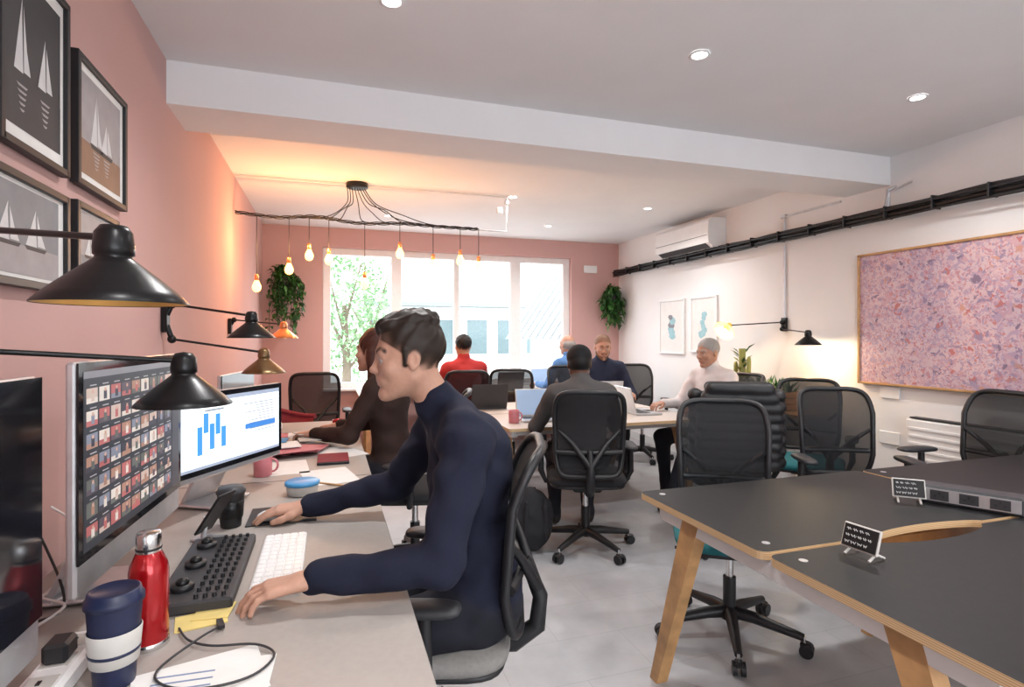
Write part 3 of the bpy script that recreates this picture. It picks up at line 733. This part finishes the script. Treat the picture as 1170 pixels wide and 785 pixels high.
b.build('desk_power_socket_unit',(2.22,1.42,.73),math.radians(-62))
chalk=M('chalk',(.7,.7,.7),.9)
def sign(x,y,deg):
    b=MB(); R=Matrix.Rotation(math.radians(-18),3,'X')
    b.box((0,0,.054),(.105,.008,.07),cream,R=R,bev=.002); b.box(Vector((0,0,.054))+R@Vector((0,-.005,0)),(.096,.003,.061),blacktop,R=R)
    rn=random.Random(int(x*100))
    for r in range(3):
        xx=-.04
        while xx<.025:
            l=rn.uniform(.008,.016); p=[Vector((0,0,.054))+R@Vector((xx+l*t,-.0072,.018-r*.018+.004*math.sin(t*12+r))) for t in np.linspace(0,1,6)]
            b.tube(p,.0011,chalk,4); xx+=l+.005
    for t in(-1,1): b.tube([(t*.035,-.02,.004),(t*.035,.01,.02),(t*.035,.045,.004)],.004,cream,6)
    return b.build('chalkboard_sign',(x,y,.73),math.radians(deg))
sign(2.06,1.53,-42); sign(1.42,1.19,-84)

# ------------------------------------------------------------ wall lamps
def shade(b,c,R=None,inner=gold,outer=blackmetal,s=1.):
    pr=[(.100,0),(.1005,.002),(.085,.018),(.06,.04),(.038,.058),(.026,.068),(.024,.072),(.027,.074),(.0275,.085),(.025,.108),(.018,.118),(.0,.121)]
    b.lathe([(r*s,z*s) for r,z in pr],outer,c,R,36)
    b.lathe([(r*s,z*s) for r,z in [(.099,.001),(.083,.016),(.058,.038),(.036,.056),(.0,.06)]],inner,c,R,36)
    b.ell(Vector(c)+(R@Vector((0,0,.038*s)) if R else Vector((0,0,.038*s))),(.022*s,.022*s,.026*s),cream,12)
def mantis(name,mx,my,mz,side,lamps,outer=None,lit=False,tilt=None):
    b=MB(); s=side
    b.box((mx+s*.014,my,mz),(.024,.06,.12),blackmetal,bev=.004)
    for i,(lx,ly,lz,dz) in enumerate(lamps):
        top=Vector((lx,ly,lz+.10)); st=Vector((mx+s*.04,my,mz+dz))
        b.cyl((mx+s*.02,my,mz+dz*.3),(mx+s*.04,my,mz+dz),.012,blackmetal)
        b.ell(st,(.02,.02,.02),blackmetal,12)
        b.tube([st,top],.0055,blackmetal,8)
        R=tilt[i] if tilt and tilt[i] else None
        b.ell(top,(.016,.016,.016),blackmetal,12)
        c=top-(R@Vector((0,0,.10)) if R else Vector((0,0,.10)))
        shade(b,c,R,inner=goldlit if lit else gold,outer=outer[i] if outer else blackmetal)
    return b.build(name)
mantis('double_arm_wall_lamp',XL,1.28,1.44,1,[(-.31,.995,1.400,.11),(-.315,1.45,1.195,-.11)])
mantis('double_arm_wall_lamp',XL,2.93,1.43,1,[(-.33,2.75,1.345,.07),(-.30,2.96,1.175,-.09)],outer=[blackmetal,M('bronze',(.22,.14,.07),.35,.8)])
mantis('single_arm_copper_wall_lamp',XL,4.7,1.43,1,[(-.31,4.35,1.34,.05)],outer=[copper])
tq=Vector((.80,.25,.55)).normalized().to_track_quat('Z','Y').to_matrix()
mantis('double_arm_wall_lamp',XR,3.98,1.46,-1,[(3.62,3.50,1.285,-.04),(3.60,4.40,1.36,.02)],outer=[blackmetal,brasslit],lit=True,tilt=[None,tq])
def spot(name,loc,e,col,size=100,rad=.04,blend=.6):
    l=bpy.data.lights.new(name,'SPOT'); l.energy=e;l.color=col;l.spot_size=math.radians(size);l.spot_blend=blend;l.shadow_soft_size=rad
    o=bpy.data.objects.new(name,l);o.location=loc;COL.objects.link(o);return o
def point(name,loc,e,col,rad=.05):
    l=bpy.data.lights.new(name,'POINT'); l.energy=e;l.color=col;l.shadow_soft_size=rad
    o=bpy.data.objects.new(name,l);o.location=loc;COL.objects.link(o);return o
point('lamp_bulb_light',(3.62,3.50,1.27),6,(1,.78,.5),.03); point('lamp_bulb_light',(3.50,4.37,1.36),3,(1,.65,.35),.02)

# ------------------------------------------------------------ pendant chandelier
b=MB(); CX,CY=.227,4.92; ZB=2.33
b.lathe([(0,0),(.09,0),(.09,-.035),(.085,-.04),(0,-.04)],blackmetal,(CX,CY,ZC))
bar=[( -.71,4.92,2.345),(-.4,4.93,2.325),(-.1,4.91,2.345),(.23,4.92,2.315),(.6,4.93,2.335),(.95,4.91,2.325),(1.28,4.92,2.325)]
b.tube(smooth(bar),.006,black,8)
for ph in(0,2.1,4.2):
    P=smooth(bar,12); b.tube([p+Vector((0,.013*math.cos(i*.55+ph),.013*math.sin(i*.55+ph))) for i,p in enumerate(P)],.004,black,6)
bx=[(-.31,1.90),(-.155,2.02),(-.0,1.99),(.29,1.80),(.585,2.07),(.875,1.98),(1.12,2.03),(1.29,1.98)]
bulbs=[]
for i,(x,z) in enumerate(bx):
    y=4.92
    b.tube([(x,y,ZB),(x,y,z+.10)],.0032,black,6)
    b.lathe([(.0,.105),(.015,.10),(.017,.09),(.017,.055),(.013,.052)],copper,(x,y,z),n=16)
    bulbs.append((x,y,z))
    b.tube(smooth([(CX+.02*(i-4),CY,ZC-.04),(CX+(x-CX)*.15,CY+.02,ZC-.16),(CX+(x-CX)*.35,CY,ZB+.05+.03*(i%3)),(CX+(x-CX)*.6,CY,ZB+.01),(x,CY,ZB)]),.004,black,6)
for (x,y,z) in bulbs+[(-.55,4.9,1.75)]:
    b.lathe([(.013,.055),(.02,.04),(.032,.012),(.034,-.004),(.028,-.026),(.014,-.038),(0,-.041)],bulbm,(x,y,z),n=16)
b.tube([(-.55,4.9,2.33),(-.55,4.9,1.85)],.0035,black,6); b.lathe([(.0,.105),(.015,.10),(.017,.09),(.017,.055),(.013,.052)],copper,(-.55,4.9,1.75),n=16)
b.build('pendant_bulb_chandelier')
for (x,z,e) in((-.4,2.08,9),(-.05,2.1,10),(.4,2.0,8),(.85,1.9,4),(1.25,1.9,3)):
    point('pendant_bulb_light',(x,4.82,z),e,(1,.48,.19),.04)

# downlights
DL=[(.23,2.2),(1.62,2.18),(3.03,2.2),(.23,0),(1.62,0),(3.03,0),(.23,-1.8),(1.62,-1.8),(3.03,-1.8),(1.62,4.93),(3.06,4.95),(2.44,6.1),(.6,6.1)]  # rows behind the camera are unseen, added for even fill light
b0=MB(); b0.lathe([(.045,-.002),(.048,-.006),(.036,-.008),(.034,-.002)],white); b0.lathe([(0,-.004),(.033,-.004)],downm); dm=b0.data('recessed_downlight')
for (x,y) in DL:
    obj('recessed_downlight',dm,(x,y,ZC)); spot('downlight_lamp',(x,y,ZC-.03),66,(1,.985,.97),150,.06,1.)

# ------------------------------------------------------------ right wall things
b=MB(); xt=XR-.09
for dx,dz,r,m in((0,0,.022,blackmetal),(.0,.045,.014,black),(-.03,.03,.009,black),(-.02,-.028,.008,black),(.03,.03,.01,darkgrey)):
    pts=[(xt+dx+.004*math.sin(i*1.7+dz*90),y,2.215+dz+.004*math.sin(i*1.3+dx*80)) for i,y in enumerate(np.linspace(-2.5,6.95,60))]
    b.tube(pts,r,m,8)
for y in np.arange(-2,6.9,.33): b.box((xt,y,2.23),(.085,.012,.09),black,bev=.003)
for y in np.arange(-1.5,6.9,1.1): b.box((XR-.05,y,2.215),(.085,.025,.02),alu)
b.build('cable_tray_with_black_cables')
b=MB()
b.tube([(XR-.015,3.98,1.52),(XR-.015,3.98,2.17)],.009,alu,8)
b.tube([(XR-.015,3.98,2.28),(XR-.015,3.98,2.40),(XR-.015,3.93,2.42),(XR-.015,3.4,2.42)],.009,alu,8)
b.box((XR-.017,3.98,2.42),(.03,.06,.03),alu,bev=.004)
b.build('wall_conduit')
b=MB(); b.tube([(XR-.06,3.0-.03,2.25),(XR-.06,2.97,2.40),(XR-.03,2.93,2.42)],.014,alu,8); b.tube([(XR-.09,2.97,2.28),(XR-.06,2.97,2.38),(XR-.06,2.8,2.42)],.01,alu,8); b.build('cable_drop_conduit')
b=MB()
b.tube([(1.28,4.96,2.327),(1.57,4.96,2.327),(1.57,4.96,2.63)],.009,alu,8); b.box((1.57,4.96,2.60),(.035,.035,.035),alu,bev=.004); b.box((1.5,4.96,2.52),(.05,.04,.05),whitemetal,bev=.004)
b.tube([(-.71,4.93,2.636),(1.57,4.93,2.636)],.008,whitemetal,8)
b.build('ceiling_conduit')
b=MB(); y0,y1=4.76,5.72
pr=[(XR-.003,2.27),(XR-.15,2.265),(XR-.215,2.31),(XR-.225,2.40),(XR-.215,2.53),(XR-.19,2.565),(XR-.003,2.57)]
n=len(pr); vs=[(x,y0,z) for x,z in pr]+[(x,y1,z) for x,z in pr]
b.add(vs,[(i,(i+1)%n,(i+1)%n+n,i+n) for i in range(n)]+[list(range(n))[::-1],[i+n for i in range(n)]],white)
b.box((XR-.225,5.24,2.385),(.006,.93,.004),darkgrey); b.box((XR-.185,5.24,2.285),(.07,.85,.006),darkgrey,R=Matrix.Rotation(math.radians(35),3,'Y'))
for i in range(6): b.box((XR-.06-i*.02,5.24,2.572),(.008,.88,.003),darkgrey)
b.build('air_conditioner')
def paintmat():
    m=bpy.data.materials.new('abstract_paint'); m.use_nodes=True; nt=m.node_tree; bs=nt.nodes['Principled BSDF']; tc=nt.nodes.new('ShaderNodeTexCoord')
    def noise(s,d,det=6,w=0):
        mp=nt.nodes.new('ShaderNodeMapping'); mp.inputs['Location'].default_value=(w,w,w); nt.links.new(tc.outputs['Object'],mp.inputs['Vector'])
        n=nt.nodes.new('ShaderNodeTexNoise'); n.inputs['Scale'].default_value=s;n.inputs['Detail'].default_value=det;n.inputs['Distortion'].default_value=d;nt.links.new(mp.outputs['Vector'],n.inputs['Vector']);return n
    def ramp(src,els):
        r=nt.nodes.new('ShaderNodeValToRGB'); cr=r.color_ramp; cr.interpolation='CONSTANT'
        while len(cr.elements)<len(els): cr.elements.new(.5)
        for e,(p,c) in zip(cr.elements,els): e.position=p;e.color=(*c,1)
        nt.links.new(src,r.inputs[0]); return r
    def vor(s,w):
        mp=nt.nodes.new('ShaderNodeMapping'); mp.inputs['Location'].default_value=(w,w,w); nz=noise(16,0,6,w)
        ad=nt.nodes.new('ShaderNodeVectorMath'); ad.operation='MULTIPLY_ADD'; nt.links.new(nz.outputs['Color'],ad.inputs[0]); ad.inputs[1].default_value=(.10,.10,.10); nt.links.new(tc.outputs['Object'],ad.inputs[2])
        nt.links.new(ad.outputs[0],mp.inputs['Vector']); v=nt.nodes.new('ShaderNodeTexVoronoi'); v.inputs['Scale'].default_value=s; nt.links.new(mp.outputs['Vector'],v.inputs['Vector'])
        sp=nt.nodes.new('ShaderNodeSeparateColor'); nt.links.new(v.outputs['Color'],sp.inputs[0]); return sp.outputs[0]
    pal=[(0,(.62,.42,.44)),(.14,(.27,.22,.34)),(.26,(.60,.38,.40)),(.38,(.68,.58,.58)),(.52,(.52,.13,.09)),(.57,(.48,.38,.48)),(.7,(.70,.54,.52)),(.82,(.38,.34,.46)),(.92,(.6,.32,.2)),(.96,(.14,.11,.2))]
    pal2=[(0,(.70,.60,.59)),(.2,(.52,.26,.29)),(.32,(.62,.46,.49)),(.5,(.33,.29,.42)),(.6,(.70,.56,.55)),(.84,(.58,.2,.14)),(.9,(.44,.38,.5))]
    a=ramp(vor(34,0),pal); c=ramp(vor(75,3.3),pal2)
    f=ramp(noise(14,1.5,6,11).outputs[0],[(0,(0,0,0)),(.47,(1,1,1))])
    big=noise(2.2,.5,3,2)
    mx=nt.nodes.new('ShaderNodeMix'); mx.data_type='RGBA'; nt.links.new(f.outputs[0],mx.inputs[0]); nt.links.new(a.outputs[0],mx.inputs[6]); nt.links.new(c.outputs[0],mx.inputs[7])
    rb=nt.nodes.new('ShaderNodeValToRGB'); rb.color_ramp.elements[0].position=.35; rb.color_ramp.elements[0].color=(.66,.60,.72,1); rb.color_ramp.elements[1].position=.65; rb.color_ramp.elements[1].color=(1.0,.84,.84,1); nt.links.new(big.outputs[0],rb.inputs[0])
    mm=nt.nodes.new('ShaderNodeMix'); mm.data_type='RGBA'; mm.blend_type='MULTIPLY'; mm.inputs[0].default_value=1; nt.links.new(mx.outputs[2],mm.inputs[6]); nt.links.new(rb.outputs[0],mm.inputs[7])
    m3=nt.nodes.new('ShaderNodeMix'); m3.data_type='RGBA'; m3.inputs[0].default_value=.22; nt.links.new(mm.outputs[2],m3.inputs[6]); m3.inputs[7].default_value=(.55,.40,.44,1)
    nt.links.new(m3.outputs[2],bs.inputs['Base Color']); bs.inputs['Roughness'].default_value=.6
    return m
pm=paintmat()
b=MB(); py0,py1,pz0,pz1=1.45,3.23,1.0,1.97; yc,zc=(py0+py1)/2,(pz0+pz1)/2
b.box((-.02,0,0),(.03,py1-py0-.03,pz1-pz0-.03),pm)
for s_ in(-1,1):
    b.box((-.025,s_*((py1-py0)/2-.008),0),(.044,.016,pz1-pz0),woodm,bev=.002); b.box((-.025,0,s_*((pz1-pz0)/2-.008)),(.044,py1-py0,.016),woodm,bev=.002)
b.build('abstract_painting',(XR,yc,zc))
def picture(name,x,side,y0,y1,z0,z1,fm,content,mat=paper,fw=.02):
    b=MB(); w=y1-y0;h=z1-z0;s=side
    b.box((s*.010,0,0),(.012,w-.01,h-.01),mat)
    for t in(-1,1):
        b.box((s*.015,t*(w/2-fw/2),0),(.024,fw,h),fm,bev=.002); b.box((s*.015,0,t*(h/2-fw/2)),(.024,w-fw,fw),fm,bev=.002)
    def poly(pts,m,d=.0):
        b.add([(s*(.0165+d),u*w/2,v*h/2) for u,v in pts],[list(range(len(pts)))],m)
    content(poly); b.build(name,(x,(y0+y1)/2,(z0+z1)/2))
seaD=M('print_dark_grey',(.035,.035,.04),.6); seaM=M('print_mid_grey',(.2,.21,.23),.6); sailm=M('print_sail_white',(.6,.6,.61),.6); sand=M('print_sepia',(.24,.14,.09),.6); skyg=M('print_sky_grey',(.33,.31,.32),.6)
def sail(base,hull,seed,dark=True):
    rn=random.Random(seed)
    def f(poly):
        poly([(-.78,-.78),(.78,-.78),(.78,.78),(-.78,.78)],base)
        poly([(-.78,-.78),(.78,-.78),(.78,-.25),(-.78,-.25)],hull,.0003)
        for k in range(2):
            cx=-.3+k*.55+rn.uniform(-.08,.08); b_=-.22; t=.25+rn.uniform(0,.35)
            poly([(cx-.22,b_),(cx+.02,b_),(cx-.01,t*.6),(cx,t)],sailm,.0006); poly([(cx+.04,b_+.02),(cx+.22,b_+.02),(cx+.12,b_+.25),(cx+.03,t-.08)],sailm,.0006)
            poly([(cx-.2,b_-.08),(cx+.2,b_-.08),(cx+.25,b_-.01),(cx-.25,b_-.01)],seaD,.0007)
            for r in range(5): poly([(cx-.16+.02*r,b_-.12-.06*r),(cx+.14-.02*r,b_-.12-.06*r),(cx+.1-.02*r,b_-.145-.06*r),(cx-.1+.02*r,b_-.145-.06*r)],skyg,.0008)
    return f
frm=black
picture('sailing_boats_print',XL,1,1.55,1.905,1.80,2.29,frm,sail(seaD,seaD,1))
picture('sailing_boats_print',XL,1,1.96,2.38,1.805,2.20,frm,sail(skyg,sand,2))
picture('sailing_boats_print',XL,1,1.45,1.905,1.47,1.745,frm,sail(seaM,skyg,3))
picture('sailing_boats_print',XL,1,1.955,2.30,1.505,1.755,frm,sail(skyg,seaM,4))
aq=M('print_aqua',(.3,.5,.55),.6)
def abst(seed):
    rn=random.Random(seed)
    def f(poly):
        for k in range(6):
            cx,cy=rn.uniform(-.1,.15),-.35+.14*k; r=rn.uniform(.2,.32)
            poly([(cx+r*math.cos(t)*rn.uniform(.7,1),cy+r*.5*math.sin(t)*rn.uniform(.7,1.)) for t in np.linspace(0,5.9,14)],rn.choice([aq,aq,seaM]),.0002*k)
    return f
picture('abstract_print',XR,-1,5.45,5.95,1.15,1.79,white,abst(1)); picture('abstract_print',XR,-1,4.88,5.33,1.18,1.79,white,abst(2))
b=MB(); b.box((XR-.05,2.35,.58),(.07,.95,.42),whitemetal,bev=.008)
rs=M('radiator_slot',(.5,.5,.5),.5)
for i in range(7): b.box((XR-.088,2.35,.43+i*.05),(.006,.9,.018),rs if i==0 else white,bev=.002)
b.box((XR-.05,2.35,.80),(.06,.9,.01),darkgrey); b.box((XR-.02,2.35,.37),(.03,.9,.03),whitemetal); b.build('wall_radiator')
simple('fire_exit_sign',(3.42,YB-.008,2.28),(.2,.012,.1),white,.002)
b=MB(); b.box((XR-.008,3.0,.95),(.012,.15,.09),white,bev=.003); b.box((XR-.008,3.0,.62),(.012,.15,.09),white,bev=.003); b.build('wall_socket')

# plants
def hanging(name,c,r,n,down,seed,pot=True):
    random.seed(seed); b=MB(); c=Vector(c)
    if pot: b.lathe([(0,-.06),(.05,-.06),(.075,.0),(.08,.05),(.075,.05),(.0,.03)],black,c)
    for i in range(n):
        a=random.uniform(0,6.28); rr=random.uniform(.2,1)*r; L=random.uniform(.15,1)*down
        P=smooth([c+Vector((0,0,.04)),c+Vector((rr*.6*math.cos(a),rr*.6*math.sin(a)*.6,.16*random.random()+.04)),c+Vector((rr*1.1*math.cos(a),rr*math.sin(a)*.6,-.1*L-.02)),c+Vector((rr*random.uniform(.6,1.3)*math.cos(a+.2),rr*math.sin(a)*.6,-L))],6)
        b.tube(P,.003,leafm2,5)
        for p in P[3:]:
            for k in range(2):
                leaf(b,p,(random.gauss(0,1),random.gauss(0,1),random.gauss(0,.5)-.2),random.uniform(.05,.095),random.uniform(.03,.055),random.choice([leafm,leafm2]),.4)
    return b.build(name)
hanging('hanging_ivy_plant',(3.64,6.80,1.86),.17,26,.38,1); hanging('hanging_ivy_plant',(-.47,6.76,1.96),.17,24,.6,2)
random.seed(5)
b=MB()
for s_ in(-1,1):
    for k in range(3): b.box((s_*.1,0,.03+k*.05),(.012,.5,.044),woodm,bev=.002); b.box((0,s_*.25,.03+k*.05),(.2,.012,.044),woodm,bev=.002)
b.box((0,0,.01),(.19,.49,.01),woodm)
b.build('wooden_planter_crate',(3.60,3.88,.745))
b=MB()
b.lathe([(0,0),(.06,0),(.07,.1),(.065,.1),(0,.09)],woodm,(0,0,0))
b.tube(smooth([(0,0,.08),(0,0,.25),(0,.0,.47),(0,0,.50)]),[.03]*17+[.022,.008],cactusm,10)
for (s_,z,l) in((1,.16,.16),(-1,.22,.15)): b.tube(smooth([(0,0,z),(-.0*s_,s_*.06,z+.02),(-.0*s_,s_*.08,z+.06),(-.0*s_,s_*.085,z+.06+l)]),[.02]*17+[.018,.008],cactusm,8)
for k in range(30):
    z=.1+.38*random.random(); a=random.uniform(0,6.28); leaf(b,(.028*math.cos(a),.028*math.sin(a),z),(math.cos(a),math.sin(a),.8),random.uniform(.05,.11),.03,random.choice([cactusm,leafm2]),.0)
b.build('potted_cactus',(3.58,4.2,.745))
b=MB()
for i in range(90):
    a=random.uniform(0,6.28); leaf(b,(random.uniform(-.07,.07),random.uniform(-.2,.2),.01),(math.cos(a)*.5,math.sin(a)*.5,random.uniform(.6,1.4)),random.uniform(.12,.26),.035,random.choice([leafm,leafm2]),.1)
b.box((0,0,.005),(.16,.44,.01),bark); b.build('succulent_plants',(3.60,3.88,.80))

# bags / jacket
def blob(name,prims,mats,h=.008,wr=.004,loc=(0,0,0),rz=0):
    V,F,W_,labs=sdf(prims,h,wr); lab=W_[:,F].mean(2).argmax(0)
    me=bpy.data.meshes.new(name); me.from_pydata(V.tolist(),[],F.tolist())
    for l in labs: me.materials.append(mats[l])
    me.polygons.foreach_set('material_index',lab.astype(np.int32)); me.polygons.foreach_set('use_smooth',np.ones(len(F),bool)); me.update(); return obj(name,me,loc,rz)
blob('black_backpack',[el((0,0,.2),(.15,.1,.2),'a',.04),el((0,.08,.14),(.11,.06,.11),'a',.02),rc((-.07,-.09,.1),(-.06,-.1,.34),.012,.012,'a',.01),rc((.07,-.09,.1),(.06,-.1,.34),.012,.012,'a',.01),rc((-.03,0,.4),(.03,0,.4),.012,.012,'a',.01)],dict(a=seatblack),loc=(1.20,3.3,0.005))
blob('red_shopping_bag',[el((0,0,.12),(.14,.10,.13),'r',.04),el((.03,-.04,.12),(.09,.08,.07),'w',.02),rc((-.06,0,.22),(-.02,.0,.29),.008,.006,'r',.01),rc((.05,0,.22),(.02,.0,.29),.008,.006,'r',.01)],dict(r=redplastic,w=white),wr=.006,loc=(1.22,3.80,0.005))
pf=M('puffer_black',(.010,.010,.012),.5)
pr=[]
for i in range(9):
    z=.60+i*.056; w=.20-.012*max(0,i-6)*2
    pr.append(rc((-w,-.30-.16*(z-.6),z),(w,-.30-.16*(z-.6),z),.042,.042,'p',.012))
    pr.append(rc((-w,-.22-.12*(z-.6),z),(w,-.22-.12*(z-.6),z),.036,.036,'p',.012))
for s_ in(-1,1):
    for i in range(7): pr.append(el((s_*.235,-.26,1.0-i*.065),(.045,.05,.042),'p',.012))
blob('puffer_jacket',pr,dict(p=pf),loc=(2.45,3.0,0.0001),rz=math.radians(-30),wr=.002)

b=MB()
b.superell((0,0,.43),(.25,.24,.06),(.6,.7),maroon,28)
V=[];K=24
for zi,z in enumerate((.40,.55,.70,.78)):
    for i in range(K+1):
        a=math.radians(-10+200*i/K)+math.pi; r=.25+.015*zi; V.append((r*math.cos(a),r*math.sin(a)*1.0,z-(.10*abs(math.cos(a))**2 if zi==3 else 0)))
b.add(V,[(z*(K+1)+i,z*(K+1)+i+1,(z+1)*(K+1)+i+1,(z+1)*(K+1)+i) for z in range(3) for i in range(K)],maroon,True)
b.tube([V[3*(K+1)+i] for i in range(K+1)],.022,maroon,8)
for sx in(-1,1):
    for sy in(-1,1): b.tube([(sx*.15,sy*.15,.4),(sx*.22,sy*.22,0)],[.018,.011],woodm,8)
b.build('maroon_tub_chair',(-.30,4.78,0),math.radians(180+60))

# ------------------------------------------------------------ world
w=bpy.data.worlds.new('sky'); sc.world=w; w.use_nodes=True; nt=w.node_tree; bg=nt.nodes['Background']
bg.inputs['Color'].default_value=(.90,.95,1,1); bg.inputs['Strength'].default_value=5.0

# ------------------------------------------------------------ camera
cam=bpy.data.cameras.new('camera'); co=bpy.data.objects.new('camera',cam); COL.objects.link(co)
co.location=(0,0,1.35); co.rotation_euler=(math.radians(90),0,-math.radians(18.1))
cam.sensor_width=36; cam.lens=640/1170*36; cam.shift_y=-7.5/1170; cam.clip_start=.02
sc.camera=co
